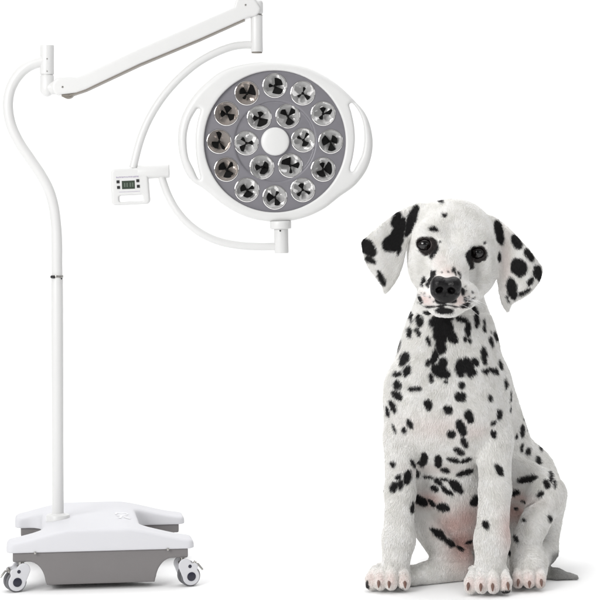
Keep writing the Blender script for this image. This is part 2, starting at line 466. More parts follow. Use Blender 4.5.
f = smax(f, -(S + 0 * Y), 4.0)
well = np.maximum(Rr - 73.3, Y - (DF + 22))
f = smax(f, -well, 2.0)
F.f = f.astype(np.float32)
v, q = F.mesh(); v = relax(v, q, 9)
head = fast_mesh('lamp_head', v * U - LORG, q, M['paint'], lamp)
# inner panel, slightly stepped, with 18 openings
ctr = []
a0 = -92
for i in range(12): ctr.append((57.8, a0 + 30 * i + 2))
for i in range(6): ctr.append((29.6, -3 + 60 * i + 0))
F = Field((hc[0] - 77, DF + 1, hc[2] - 77), (hc[0] + 77, DF + 16, hc[2] + 76), .8)
X2, Z2 = F.ax[0][:, None], F.ax[2][None, :]; Y = F.ax[1][None, :, None]
Rr = np.sqrt((X2 - hc[0]) ** 2 + (Z2 - hc[2]) ** 2)
front = np.where(Rr < 41.5, DF + 7.2, DF + 5.0)
front = DF + 5.0 + 2.2 * np.clip((42.3 - Rr) / 1.4, 0, 1)
f = np.maximum(np.maximum(Rr - 73.2, 0)[:, None, :] * 1 + (Rr - 73.2)[:, None, :] * 0, 0) * 0 + np.maximum((Rr - 74.0)[:, None, :], np.maximum(front[:, None, :] - Y, Y - (DF + 13)))
hol = np.full(Rr.shape, 1e3)
for r, a in ctr:
    x = hc[0] + r * math.cos(math.radians(a)); z = hc[2] - r * math.sin(math.radians(a))
    hol = np.minimum(hol, np.sqrt((X2 - x) ** 2 + (Z2 - z) ** 2) - 12.0)
f = smax(f, -(hol[:, None, :] + 0 * Y), .8)
F.f = f.astype(np.float32)
v, q = F.mesh(); v = relax(v, q, 2)
fast_mesh('lamp_panel', v * U - LORG, q, M['panel'], head)
mb = MB(); cc = np.array([hc[0] + .3, DF + 6.6, hc[2]])
mb.lathe(cc, (0, -1, 0), (1, 0, 0), [(14.6, -2), (14.6, 3.2), (14.0, 4.2), (12.6, 4.8), (9, 5.3), (4, 5.6), (.02, 5.7)], 64)
lpart(mb, 'centre_cap', M['paint'], head)
for i, (r, a) in enumerate(ctr):
    x = hc[0] + r * math.cos(math.radians(a)); z = hc[2] - r * math.sin(math.radians(a))
    f0 = DF + (5.0 if i < 12 else 7.2)
    c = np.array([x, f0, z])
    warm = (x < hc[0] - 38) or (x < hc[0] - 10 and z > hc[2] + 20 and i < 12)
    # chrome cup, slightly lobed so that its mirror breaks the light into wedges
    mb = MB(); n = 72; ph = rng.uniform(0, 2 * math.pi); prof = []
    R0, dep = 11.85, 10.5
    for k in range(17):
        t = k / 16; prof.append((R0 * (1 - t) + .4 * t, dep * (1 - (1 - t) ** 2)))
    vs, fs = [], []
    for k, (rr, hh) in enumerate(prof):
        for j in range(n):
            an = 2 * math.pi * j / n
            lob = 1 + .9 * (k / 16) * (1 - k / 16) * math.cos(3 * (an + ph)) * .45
            vs.append(c + np.array([rr * lob * math.cos(an), hh, rr * lob * math.sin(an)]))
    for k in range(16):
        for j in range(n):
            j2 = (j + 1) % n; fs.append((k * n + j, (k + 1) * n + j, (k + 1) * n + j2, k * n + j2))
    mb.add(vs, fs)
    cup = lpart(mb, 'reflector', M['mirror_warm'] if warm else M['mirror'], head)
    mb = MB(); mb.lathe(c, (0, -1, 0), (1, 0, 0), [(11.7, .15), (11.85, .8), (12.2, 1.1), (12.7, .9), (13.0, .1), (13.0, -1)], 56)
    lpart(mb, 'reflector_rim', M['chrome'], head)
    # three-armed black holder with a central bulb tip, standing inside the cup
    mb = MB(); mb.rod(c + np.array([0, 8.6, 0]), c + np.array([0, 1.6, 0]), 1.5, .8, 16)
    an0 = rng.uniform(0, 360)
    for j in range(3):
        an = math.radians(an0 + 120 * j + rng.uniform(-26, 26)); wdt = math.radians(rng.choice([15, 24, 32, 40, 46]) + rng.uniform(-3, 3)); Ro = rng.uniform(6.5, 11.0)
        vs = []; fs = []; kk = 9
        for s_ in range(kk):
            b_ = an - wdt + 2 * wdt * s_ / (kk - 1)
            tw = -1.6 * (s_ / (kk - 1) - .5)
            for (rr, hh) in ((1.2, 6.0 + tw), (Ro * .6, 4.6 + tw * 2), (Ro * (1 - .08 * abs(s_ - 4) / 4), 3.2 + tw * 2.4)):
                for e in (0, .5):
                    vs.append(c + np.array([rr * math.cos(b_), hh + e, rr * math.sin(b_)]))
        for s_ in range(kk - 1):
            for t_ in range(2):
                a_ = s_ * 6 + t_ * 2; b_ = a_ + 6
                fs += [(a_, a_ + 2, b_ + 2, b_), (a_ + 1, b_ + 1, b_ + 3, a_ + 3)]
            fs += [(s_ * 6 + 4, s_ * 6 + 5, s_ * 6 + 11, s_ * 6 + 10)]
        mb.add(vs, fs)
    lpart(mb, 'bulb_holder', M['blade'], head)

# -- wheeled base, in its own frame: x along the front beam, y to the back, metres
BR = math.radians(8.5); BO = np.array([-.700, .035, 0.0])
def base_world(v):
    v = np.atleast_2d(v); c, s = math.cos(BR), math.sin(BR)
    return np.stack([v[:, 0] * c - v[:, 1] * s, v[:, 0] * s + v[:, 1] * c, v[:, 2]], 1) + BO
def base_part(F, name, m, it=3, parent=None):
    v, q = F.mesh(); v = relax(v, q, it)
    return fast_mesh(name, base_world(v / 200.0) - LORG, q, m, parent or lamp)
# fields are in units of 5 mm
def planH(x, y, hw, beam, depth, web0, web1, r):
    def rect(x0, x1, y0, y1, r_):
        ax = np.abs(x - (x0 + x1) / 2) - (x1 - x0) / 2 + r_; ay = np.abs(y - (y0 + y1) / 2) - (y1 - y0) / 2 + r_
        return np.sqrt(np.maximum(ax, 0) ** 2 + np.maximum(ay, 0) ** 2) + np.minimum(np.maximum(ax, ay), 0) - r_
    a = rect(-hw, hw, 0, beam, r); b = rect(-hw + 5.5, hw + 2, depth - beam, depth, r); w = rect(web0, web1, beam * .5, depth - beam * .5, .5)
    def smin(a, b, k): h = np.maximum(k - np.abs(a - b), 0) / k; return np.minimum(a, b) - h * h * k * .25
    return smin(smin(a, w, 12), b, 12)
F = Field((-70, -4, 20), (70, 136, 48), 1.0)
x, y, z = F.ax[0][:, None, None], F.ax[1][None, :, None], F.ax[2][None, None, :]
pl = planH(x, y, 66, 27, 128, -41, 30, 5)
tt = np.clip((66 - np.abs(x + 2)) / 46, 0, 1); tt = tt * tt * (3 - 2 * tt) * .55 + tt * .45
ztop = 33.2 + 9.2 * tt
f = smax(smax(pl + .03 * (z - 26), (z - ztop) * .97, 3.2), 27.2 - z, .8); F.f = f.astype(np.float32)
cover = base_part(F, 'base_cover', M['cover'], 4)
# crest line cap strip: darker shallow groove around the rear edge of the cover is left to the light
F = Field((-68, -2, 0), (68, 134, 28), .9)
x, y, z = F.ax[0][:, None, None], F.ax[1][None, :, None], F.ax[2][None, None, :]
pl = planH(x, y, 63.5, 24, 125.5, -38, 28, 2) + 0 * z
beamf = np.minimum(np.abs(y - 12) - 10.5, np.abs(y - 115.5) - 10.5)
web = np.abs(x) - 40
zl = 21.2 - 18.0 * np.clip((45.5 - np.abs(x)) / 1.6, 0, 1)
# quarter-round shoulders between the end arms and the deep middle
qx = np.clip((np.abs(x) - 38.5) / 12.0, 0, 1); zl = 4.0 + 16.6 * np.sqrt(np.clip(1 - (1 - qx) ** 2, 0, 1)); zl = np.where(np.abs(x) < 38.5, 4.0, zl)
f = smax(smax(pl + 2.0, (zl - z) * .6, .8), z - 27.6, .5)
F.f = f.astype(np.float32)
skirt = base_part(F, 'base_skirt', M['skirt'], 3)
# bosses (small screws) under the cover edge
for sx in (-46, 47):
    mb = MB(); p = base_world(np.array([[sx, 0.6, 27.3], [sx, -1.0, 27.3]]) / 200) / U
    mb.rod(p[0], p[1], 1.3, .4, 16); lpart(mb, 'cover_screw', M['steel'], cover)
# faint white emblem printed on the top of the cover
mb = MB(); ez = (34.2 + 8.2 * 1) / 200
def emq(x0, y0, x1, y1, w):
    p0 = np.array([x0, y0]); p1 = np.array([x1, y1]); t = (p1 - p0) / np.linalg.norm(p1 - p0); n_ = np.array([-t[1], t[0]]) * w / 2
    vs = [np.array([*(a + s * n_), 0]) for a, s in ((p0, -1), (p1, -1), (p1, 1), (p0, 1))]
    return vs
for seg in ((-7, 9, 4, 9, 2.2), (-7, 9, -7, 5, 2), (4, 9, 4, 5, 2), (-7, 1.5, 3.5, 3.8, 2.2), (-4.5, -5, -2, 2, 2.4), (0, -2, 5.5, -5.5, 2.6)):
    vs = emq(*seg); out = []
    for q_ in vs:
        xx, yy = q_[0] * .75 + 19.0, q_[1] * 1.7 + 54
        ttv = np.clip((66 - abs(xx + 2)) / 46, 0, 1); ttv = ttv * ttv * (3 - 2 * ttv) * .55 + ttv * .45
        out.append([xx / 200, yy / 200, (33.2 + 9.2 * ttv) / 200 + .0012])
    w = base_world(np.array(out)) / U
    mb.add(list(w), [(0, 1, 2, 3)])
lpart(mb, 'emblem', M['emblem'], cover, False)

# -- casters: twin wheels under a white hood, on a steel stem, with a brake pedal
def caster(lx, ly, swing, gap=.0):
    base = base_world(np.array([[lx, ly, 0.0]]))[0] / U
    a = math.radians(swing); fx = np.array([math.cos(a), math.sin(a), 0]); ax = np.array([-math.sin(a), math.cos(a), 0]); up = np.array([0, 0, 1.])
    R = 10.4; tr = 6.5
    c = base + fx * tr + up * R
    st = MB(); st.rod(base + up * 20, base + up * 32, 2.6, .3, 20); st.rod(base + up * 22.5, base + up * 25.2, 4.6, .6, 24); st.rod(base + up * 29, base + up * 31, 4.9, .5, 24)
    stem = lpart(st, 'caster', M['steel'])
    for s in (-1, 1):
        mb = MB(); w0, w1 = 2.2 * s, 7.0 * s
        mb.lathe(c, ax * s, fx, [(0.02, 2.2), (9.2, 2.2), (R - .4, 3.0), (R, 4.2), (R, 5.6), (R - .5, 6.6), (8.6, 7.0), (.02, 7.0)], 48)
        lpart(mb, 'wheel', M['rubber'], stem)
        # hood plate
        F = Field((-14, -2, -14), (14, 3, 22), .5)
        X, Y_, Z = F.ax[0][:, None, None], F.ax[1][None, :, None], F.ax[2][None, None, :]
        d = np.sqrt(X ** 2 + Z ** 2) - 8.9
        t = np.clip((X * -tr + Z * 11.5) / (tr ** 2 + 11.5 ** 2), 0, 1)
        d2 = np.sqrt((X + tr * t) ** 2 + (Z - 11.5 * t) ** 2) - (8.6 - 1.6 * t)
        t3 = np.clip((X + 1) / -9.5, 0, 1); d3 = np.sqrt((X - 4 + 10 * t3) ** 2 + (Z - 10) ** 2) - 3.2
        dd = np.minimum(d, d2); h = np.maximum(3 - np.abs(dd - d3), 0) / 3; dd = np.minimum(dd, d3) - h * h * .75
        aa, bb = dd + .8, np.abs(Y_) - 1.0 + .8
        F.f = (np.minimum(np.maximum(aa, bb), 0) + np.sqrt(np.maximum(aa, 0) ** 2 + np.maximum(bb, 0) ** 2) - .8).astype(np.float32)
        v, q = F.mesh(); v = relax(v, q, 2)
        v = c + v[:, :1] * fx + (v[:, 1:2] + 7.9 * s) * ax + v[:, 2:3] * up
        if True: q = q if np.dot(np.cross(fx, ax), up) > 0 else q[:, ::-1]
        hood = fast_mesh('wheel_hood', v * U - LORG, q, M['cover'], stem)
        mb = MB(); mb.lathe(c, ax * s, fx, [(4.6, 8.6), (4.5, 9.3), (3.6, 9.6), (.02, 9.7)], 32); mb.lathe(c + up * 10.5 - fx * 1.6, ax * s, fx, [(1.9, 8.6), (1.8, 9.1), (.02, 9.2)], 20)
        lpart(mb, 'wheel_hub', M['dark_navy'], stem)
    mb = MB(); mb.rod(c + up * 8.5 - ax * 7.5 - fx * 3, c + up * 8.5 + ax * 7.5 - fx * 3, 5.8, 1, 24)
    lpart(mb, 'fork', M['cover'], stem)
    lv = MB(); b0 = c + up * 10 + fx * 6
    lv.rod(b0 - ax * 5, b0 + ax * 5, 1.6, .3, 14); lv.tube([b0 + up * 1, b0 + fx * 4 + up * .5, b0 + fx * 9 - up * 5.5], [1.3, 1.1, .9], 10)
    lv.tube([b0 - fx * 1, b0 + up * 3.5 + fx * 1.5], [1.6, 1.5], 10)
    lpart(lv, 'brake_lever', M['steel'], stem)
caster(-.278, .03, 205)
caster(.290, .03, 22)
caster(-.245, .60, 30)
caster(.285, .59, 10)
#@@DOG
# ================================================================== THE PUPPY
PORG = np.array([P(447, 590, 40)[0] * U, .14, 0.0])
def sc(r, d): return np.array(r, float) * (DU + d) / DU
F = Field((48, -72, -3), (296, 252, 402), 1.3)
def E(px, py, d, r, k=8, **kw): F.ell(P(px, py, d), sc(r, d), k, **kw)     # r = (x, depth, z)
def Cp(a, ra, b, rb, k=8, **kw): F.cap(P(*a), ra * (DU + a[2]) / DU, P(*b), rb * (DU + b[2]) / DU, k, **kw)
# trunk
E(446, 402, 66, (54.5, 56, 72), 10)
Cp((450, 345, 68), 42, (447, 400, 62), 54, 20)
Cp((450, 292, 64), 32, (450, 345, 60), 43, 22)
E(430, 395, 26, (26, 16, 44), 20); E(466, 395, 26, (26, 16, 44), 20)
Cp((462, 392, 100), 50, (480, 470, 150), 57, 24)
E(480, 505, 165, (60, 62, 56), 20)
E(452, 482, 98, (43, 50, 60), 20)
E(455, 522, 104, (31, 42, 34), 12)
# shoulders and front legs
Cp((411, 388, 54), 24.5, (401, 440, 42), 15.5, 15)
Cp((482, 388, 54), 25, (493.5, 442, 40), 17, 15)
Cp((401, 436, 42), 15.5, (400, 492, 30), 14, 8)
Cp((400, 492, 30), 13.6, (398.5, 540, 22), 14.2, 6); Cp((398.5, 540, 22), 14.4, (395.5, 566, 18), 13.0, 8)
Cp((494, 440, 40), 17.2, (495, 490, 26), 14.4, 8)
Cp((495, 490, 26), 14.4, (492, 540, 8), 15.6, 6); Cp((492, 540, 8), 15.6, (490, 568, 2), 14.6, 8)
# front paws
def paw(cx, cy, d, w, toes, bot, k=5, heel=0):
    E(cx, cy + 1.5, d + 7, (w * .95, 17, 12), 8)
    for i, (tx, tw, dd) in enumerate(toes):
        ty = bot - tw * .98
        Cp((tx * .8 + cx * .2, cy - 9.5 + abs(tx - cx) * .32, d - 3), tw * .74, (tx, ty - 5.5, d - 17 + dd), tw * .88, 2.0)
        Cp((tx, ty - 4.5, d - 18 + dd), tw * .90, (tx, ty + .5, d - 23 + dd), tw * .84, 1.6)
paw(391, 573.5, 20, 21, [(371.5, 6.6, 5), (380.2, 7.2, 0), (391.0, 7.4, -2), (404.0, 7.2, 1)], 590.5)
paw(489, 575, 2, 21.5, [(470.6, 6.8, 3), (481.4, 7.4, -1), (493, 7.5, -1), (505.4, 7.0, 3)], 594)
# hind legs (viewer's right)
Cp((524, 478, 150), 33, (545, 497, 84), 20, 16)
Cp((548, 492, 74), 15.5, (525, 545, 42), 13, 10)
Cp((545, 505, 100), 19, (541, 548, 82), 15, 10)
Cp((541, 552, 78), 14, (530, 566, 34), 14.5, 10)
E(528, 566, 30, (16.5, 22, 16), 10)
paw(528, 572, 24, 16.5, [(518, 6.2, 2), (529, 6.8, 0), (540, 6.2, 2)], 588.5)
# hind leg (viewer's left), folded, its long foot lying on the floor
Cp((462, 500, 130), 28, (416, 506, 76), 19, 14)
Cp((416, 510, 62), 15, (446, 554, 58), 13.5, 5)
Cp((455, 568, 62), 16.0, (424, 574, 40), 11.5, 9)
E(456, 562, 66, (17, 18, 16), 8); E(410, 576, 34, (14, 14, 10), 6)
Cp((423, 517, 42), 1.2, (440, 536, 40), 1.6, 5, mode='s'); Cp((440, 536, 40), 1.6, (462, 556, 44), 1.4, 5, mode='s')
# skin folds of the groin, right side
Cp((513, 468, 92), 13, (544, 478, 84), 9, 8)
Cp((516, 520, 66), 1.5, (540, 497, 52), 1.2, 4, mode='s')
# tail
Cp((512, 560, 130), 11, (536, 571, 74), 8.2, 6); Cp((536, 571, 74), 8.2, (557, 575, 62), 5.8, 4); Cp((557, 575, 62), 5.8, (576, 577.2, 60), 2.2, 4)
# head
E(453, 241, 46, (42.5, 47, 42), 6)
E(453, 262, 40, (43, 40, 36), 16)
Cp((432, 274, 30), 18, (474, 276, 32), 18, 14)
E(449, 268, 8, (20, 26, 22), 14)
Cp((449, 277, 6), 21, (446, 288, -24), 15.5, 10)
E(433, 295, -13, (15, 21, 13.5), 8, roll=12); E(462, 296, -13, (16.5, 21, 14), 8, roll=-14)
E(446, 307.5, -8, (18, 20, 9), 4)
E(430, 229, 13, (12, 8, 6), 14, roll=-6); E(474, 235, 15, (12, 8, 6), 14, roll=14)       # brows
E(451, 240, -4, (7, 9, 16), 12, mode='s', roll=3)                                            # stop
E(423.5, 268, 2, (7, 9, 13), 12, mode='s', roll=-10); E(476, 273, 2, (7, 9, 13), 12, mode='s', roll=14)
E(448, 262, 2, (12, 14, 18), 10)
# mouth line
def lipcut(pts, r, k=2.0):
    for a, b in zip(pts[:-1], pts[1:]): Cp(a, r, b, r, k, mode='s')
lipcut([(419, 303, -22), (425, 306.5, -31), (434, 306, -36), (446, 303.5, -38), (457, 307, -36), (467, 306.5, -32), (475, 302, -22)], 1.9)
lipcut([(446, 303, -40), (446, 297, -43)], .9, 1.5)
# eyes: sockets, lids, balls
EYES = [((424.6, 244.4, 15.2), 9.3, 2), ((477.6, 252.6, 16.4), 9.3, 3)]
for (ex, ey, ed), er, rl in EYES:
    E(ex + (1 if ex < 450 else -1), ey + 1, ed - 10, (11, 6, 8.5), 8, mode='s')
    E(ex, ey, ed, (er + 2.4, er + 2.0, er + 1.8), 4, roll=-rl)
    E(ex, ey + .4, ed - 9, (8.4, 9, 5.7), 1.2, roll=-rl, mode='s')
    F.ell(P(ex, ey, ed), sc((er + .2,) * 3, ed), .8, mode='s')
    F.ell(P(ex, ey, ed + 2), sc((er + .1,) * 3, ed), .8)
E(427, 215, 46, (13, 16, 9), 8, roll=-28)
# ears
def ear(poly, dfun, t, k=5):
    d0 = np.mean([dfun(a, b) for a, b in poly]); pw = [tuple(P(a, b, d0)[[0, 2]]) for a, b in spline_closed(poly, 3)]
    lo = (min(p[0] for p in pw) - 8, 0, min(p[1] for p in pw) - 8); hi = (max(p[0] for p in pw) + 8, 110, max(p[1] for p in pw) + 8)
    s = (DU + d0) / DU
    def g(x, y, z):
        ps = poly_sdf(pw, x[:, 0, :], z[:, 0, :])[:, None, :] + t
        px, py = x / s + CX, (HU - z) / s + HY
        yy = np.abs(y - dfun(px, py)) - t + t
        return (np.minimum(np.maximum(ps, yy), 0) + np.sqrt(np.maximum(ps, 0) ** 2 + np.maximum(yy, 0) ** 2)) - t
    F.op(g, lo, hi, k)
earL = [(423, 205), (410, 207), (398, 213), (383, 223.5), (367, 237.5), (362.6, 243), (364, 254), (368, 265), (375.5, 276), (382, 284), (384.8, 292), (390, 288.5), (397, 278), (402.5, 264), (405.5, 250), (409.5, 238), (417, 226)]
earR = [(491, 219), (499, 220.5), (509, 229), (521, 242), (533, 256), (541, 266), (542.3, 272), (539, 280.5), (531.5, 289.5), (522, 296.5), (512, 302), (507.5, 310.8), (503, 305), (499.5, 293), (497.5, 277), (497.2, 262), (496, 250), (492, 236)]
ear(earL, lambda px, py: 40 - 10 * np.clip((410 - px) / 45, 0, 1) ** 1.0 - 9 * np.sin(np.clip((py - 205) / 85, 0, 1) * 2.6) + 10 * np.clip((385 - px) / 20, 0, 1) ** 2, 2.8)
ear(earR, lambda px, py: 44 - 9 * np.sin(np.clip((py - 218) / 92, 0, 1) * 2.6) - 6 * np.clip((px - 500) / 20, 0, 1) + 14 * np.clip((px - 522) / 20, 0, 1) ** 2, 2.8)
Cp((421, 212, 46), 7, (412, 218, 42), 5, 6); Cp((488, 224, 48), 7, (498, 231, 45), 4.5, 6)
# level with the floor
zz = F.ax[2][None, None, :]; F.f = smax(F.f, (.3 - zz).astype(np.float32) + 0 * F.f, 1.5)
v, q = F.mesh(); v = relax(v, q, 3)
nrm = normals(v, q)
if float(np.mean(np.einsum('ij,ij->i', nrm, v - v.mean(0)))) < 0: q = q[:, ::-1]; nrm = -nrm

# ---- coat pattern: spots anchored on the skin (x0, y0, x1, y1, radius)
SP = [(416,210,407,232,4.8),(398,216,395,224,4.5),(402,222,399,236,5.2),(395,241,390,244,8.5),(399,230,394,240,6),(400,246,398,254,2),(365,244,371,251,6.5),(368,258,374,262,3.2),(379,272,384,283,3),
(440,201,441,201.5,2.6),(443.2,215.3,444.8,215.6,2),(431,229,436,230,2.4),(440,242,440,242.3,1.3),
(421,243.5,426,242.5,5.8),(424,248,430,249,6.2),(431.5,243,433,247,5.4),(432,254,431,257,1.8),
(479.5,251.5,481.5,255,6.1),(474,251.5,477,257,6.1),(469.5,254,470.5,260,4.6),(470,259,471,266,3.4),(484.3,242.2,484.8,242.8,1.1),
(434,272.5,429,281,2.5),(424,279,423,285,2.2),(427,285,430,282,1.6),(453,269.5,454,270,2.2),(458,272.5,460,275,1.6),(462.8,290,463,294,2.4),(465,298,466,300,2),(419,297,420.5,302,2.3),(462,307,470,303,2),(438,300,444,302,3.6),(448,300,454,301,3.4),(420,303.5,426,307,.7),(426,307,437,306.5,.8),(437,306.5,447,305,1.5),(447,305,458,307,1.2),(458,307,470,306,1.0),
(439,310.5,451,311,3.6),(426,313,430,313,2),(466,304,474,298,1.2),
(411.5,313,411,321,1.4),(419.5,318,420,324,3.4),(410,330,410,336,2.3),(418,330,419,335,2.2),(436,320,434,324,4.5),(440,322,441,338,7.2),(446,322,449,332,5.5),(450,334,454,339,5),(443,318,449,318,4),
(458,319,465,320,3),(441,346,441,350,5),(436,352,433,362,3.6),(429,362,428,364,3),(443,361,443,364,4.2),(437,369,444,373,6.2),(431,376,432,380,2.6),(428,339,429,343,2.2),(401,342,396,355,1.9),(407,355,403,363,3.6),
(408.5,369,406,373,3.4),(396,375,401,374,2.3),(398,384,397,386,3.7),(396,394,399,397,3.5),(411,389,419,388.5,2.4),(445,381.5,446,382,1.6),(461,385,462,385,3.3),(459,397,462,397,4.4),(428,403,429,406,4),(447,410,449,410,4.1),(468,413,470,420,4),
(387.5,408,389,415,1.9),(392,403,395,411,2.8),(409,421,411.5,427,2.6),(404,429,405,432,2.5),(393,425,395.5,432,1.4),(451.5,433.5,452,434,4.1),(459,423,463,432,4.5),(463,440,466,445,3),(393,464,393,465,2.6),
(477,314,476,326,2.8),(484,321,484,330,1.7),(468,324,468,335,3),(465,339,465,340,2.6),(469,340,469,341,1.7),(473,307,475,312,2),(490,331,491,332,1),(494,333,497,340,2.1),(490,339,491.5,345,2.2),(483,350,484,361,3.6),
(460,364,461,372,5.5),(466,363,470,372,5.5),(474,361,476,363,3.4),(472,372,474,373,3.6),(484,371,487,371.5,3),(490,369,497,373,2.7),(499,362,501,367,2.4),(505,380,506,387,2),(510.5,392,510,400,1.3),(510,407,510,411,1.2),(489.5,397,490,399,2.6),
(499,412,499,417,3),(492,423,494,422.5,2.4),(492,432,494,436,2.7),(528,421,528,429,1.8),(524,420,525,420,1.2),(521.5,427,522,435,2.8),(516,436,516,438,1.8),(522,445,521,451,1.8),(527.5,451,528,452,3.4),(540,446,540,450,1.7),(538,460,538,461,2.8),(497,466,501,473,3),(551,475,550.5,480,2),
(424,454,423,465,3.7),(419,460,419,463,1.8),(438,457,439,465,4),(443,469,448,471,2.7),(448,458,457,461,2.6),(462,461,470,459,2.7),(456,449,463,453,2.9),(459,474,471,471,3.2),(411,461,414,466,2),(415,470,417,475,3.5),(408,474,406,481,4),(398,478,400,477,2.4),(425,477,432,477,1.8),(437,479,450,480,1.5),
(396,485,393,489,3.3),(401,482,400,486,3.4),(412,504,412,511,2.3),(417,499,424,503,4),(430,501,434,505,2.4),(440,507,446,507.5,4),(436,489,433,488,2.6),(444,488,446,491,2.5),(437,481,441,483,2.8),(447,491,451,494,2.6),(452,482,460,490,4.4),(463,473,470,472,2.4),(473,502,479,497,4.4),(433,530,444,538,3.6),(446,540,452,545,3),(457,547,463,550,1.3),(466,543,471,541.5,1.9),
(486.2,524.5,487,525.5,3.2),(510,494,517,492,3),(520,481,534,477,3.4),(523,502,526,501,1.4),(515,508,517,508,1.4),(546,483,547,486,3),(554.5,482,554.5,486,1.8),(542,493,538,496,2.2),(548,516,550,520,2.3),(516,538,517,540,2),(524,521,525,521,1.1),(509.5,552,510.5,557,1.5),
(497,225,500,240,5),(498.5,254,499,261,2),(514.5,239,518,245,4.4),(527,252,531,258,3.6),(518,266,520,269,7.6),(511,282,513,294,5.4),(536,269,539,277,4.6),(531,280,529,283,3),(520,294,529,289,2),(507,297,509,302,1.2),
(366,586,367,587,2.2),(400,590,404,591,1.5),(503,592.5,508,592,1.7)]
tris = np.concatenate([q[:, [0, 1, 2]], q[:, [0, 2, 3]]])
bvh = BVHTree.FromPolygons(v.tolist(), q.tolist())
cam0 = Vector((0, -DU, HU))
def hit(px, py):
    d = (Vector(P(px, py, 0)) - cam0).normalized(); loc, n_, i_, dist = bvh.ray_cast(cam0, d)
    return None if loc is None else np.array(loc)
anch = []
for x0, y0, x1, y1, r in SP:
    h_ = hit((x0 + x1) / 2, (y0 + y1) / 2)
    if h_ is None:
        for dx, dy in ((3, 0), (-3, 0), (0, 3), (0, -3), (6, 0), (-6, 0), (0, 7), (0, -7)):
            h_ = hit((x0 + x1) / 2 + dx, (y0 + y1) / 2 + dy)
            if h_ is not None: break
    if h_ is None: continue
    d = h_[1]; a, b = P(x0, y0, d), P(x1, y1, d)
    anch.append((a, b, r * (DU + d) / DU, np.linalg.norm(b - a) / 2 + r * 1.0 + 9))
for k in range(34):                        # fine ticking on the muzzle
    a_ = rng.uniform(0, 2 * math.pi); x_, y_ = 446 + 27 * math.cos(a_) * rng.uniform(.6, 1), 291 + 22 * math.sin(a_) * rng.uniform(.5, 1)
    h_ = hit(x_, y_)
    if h_ is not None and h_[1] < 25 and math.hypot(x_ - 446, y_ - 288) > 15: anch.append((h_, h_ + np.array([.01, 0, .5]), rng.uniform(.45, .9), 9))
# spots for the flanks, back and neck that the photograph does not show
extra = []
vb = v[(nrm[:, 1] > .25) & (v[:, 2] > 60)]
while len(extra) < 85:
    c = vb[rng.integers(len(vb))]
    if all(np.linalg.norm(c - e[0]) > e[1] + 9 for e in extra):
        extra.append((c, rng.uniform(2.5, 7.5)))
PK = [(462,545,18,24,1.0),(455,525,20,16,.8),(466,520,18,18,.8),(430,500,14,8,.7),(515,512,18,12,.8),(522,498,20,6,.6),(508,530,10,18,.5),(448,272,9,7,.38),(425,300,9,6,.55),(460,300,8,8,.5),(440,428,34,12,.20),(475,432,16,8,.22),(440,262,8,10,.15),(506,262,6,26,.22),
      (371,580,6,8,.4),(380,580,6,8,.42),(391,580,6,8,.42),(404,580,6,8,.4),(470,584,6,8,.42),(481,584,6,8,.42),(493,584,6,8,.42),(505,584,6,8,.42),(518,582,7,9,.5),(529,582,7,9,.5),(540,582,7,9,.5),(446,586,30,5,.5),(498,318,6,6,.1),(430,468,30,6,.15)]
pka = []
for x, y, rx, ry, s_ in PK:
    h_ = hit(x, y)
    if h_ is not None: pka.append((h_, rx, ry, s_))
_lat = rng.random((32, 32, 32)).astype(np.float32)
def vnoise(p, s):
    g = p / s; i = np.floor(g).astype(int); f_ = g - i; f_ = f_ * f_ * (3 - 2 * f_); out = 0
    for a in (0, 1):
        for b in (0, 1):
            for c in (0, 1):
                w = (f_[:, 0] if a else 1 - f_[:, 0]) * (f_[:, 1] if b else 1 - f_[:, 1]) * (f_[:, 2] if c else 1 - f_[:, 2])
                out = out + w * _lat[(i[:, 0] + a) % 32, (i[:, 1] + b) % 32, (i[:, 2] + c) % 32]
    return out
def coat(p, n_, jit=0.0):
    """signed distance to the nearest spot (negative inside) and amount of pink"""
    sd = np.full(len(p), 50.0); wob = (vnoise(p + 31, 4.6) - .5) * 2.4 + (vnoise(p + 77, 1.6) - .5) * .5
    for a, b, r, reach in anch:
        m = (a + b) / 2
        near = (np.abs(p[:, 0] - m[0]) < reach) & (np.abs(p[:, 2] - m[2]) < reach) & (np.abs(p[:, 1] - m[1]) < reach * 1.3) & (n_[:, 1] < .45)
        if not near.any(): continue
        pn = p[near]; ab = (b - a)[[0, 2]]; w = pn[:, [0, 2]] - a[[0, 2]]; L = float(ab @ ab)
        ln = math.sqrt(L); ux = ab / ln if ln > 1e-6 else np.array([0, 1.])
        wc = w - ab * .5; e1 = wc @ ux; e2 = wc @ np.array([-ux[1], ux[0]])
        A_, B_ = ln / 2 + r * 1.02, r * 1.10
        k0 = np.sqrt((e1 / A_) ** 2 + (e2 / B_) ** 2); k1 = np.sqrt((e1 / A_ ** 2) ** 2 + (e2 / B_ ** 2) ** 2)
        dd = k0 * (k0 - 1) / np.maximum(k1, 1e-4); dd = np.maximum(dd, -B_)
        sd[near] = np.minimum(sd[near], dd)
    for c, r in extra:
        near = (np.abs(p - c).max(1) < r + 8) & (n_[:, 1] > .05)
        if near.any(): sd[near] = np.minimum(sd[near], np.linalg.norm(p[near] - c, axis=1) - r)
    sd = sd + wob * .8 + jit
    pk = np.zeros(len(p))
    for c, rx, ry, s_ in pka:
        e = np.exp(-(((p[:, 0] - c[0]) / rx) ** 2 + ((p[:, 2] - c[2]) / ry) ** 2 + ((p[:, 1] - c[1]) / (max(rx, ry) * 1.4)) ** 2))
        pk = np.maximum(pk, s_ * e)
    return sd, pk
WHITE = np.array([.89, .882, .862]); PINK = np.array([.68, .45, .41]); BLACK = np.array([.012, .0115, .012])
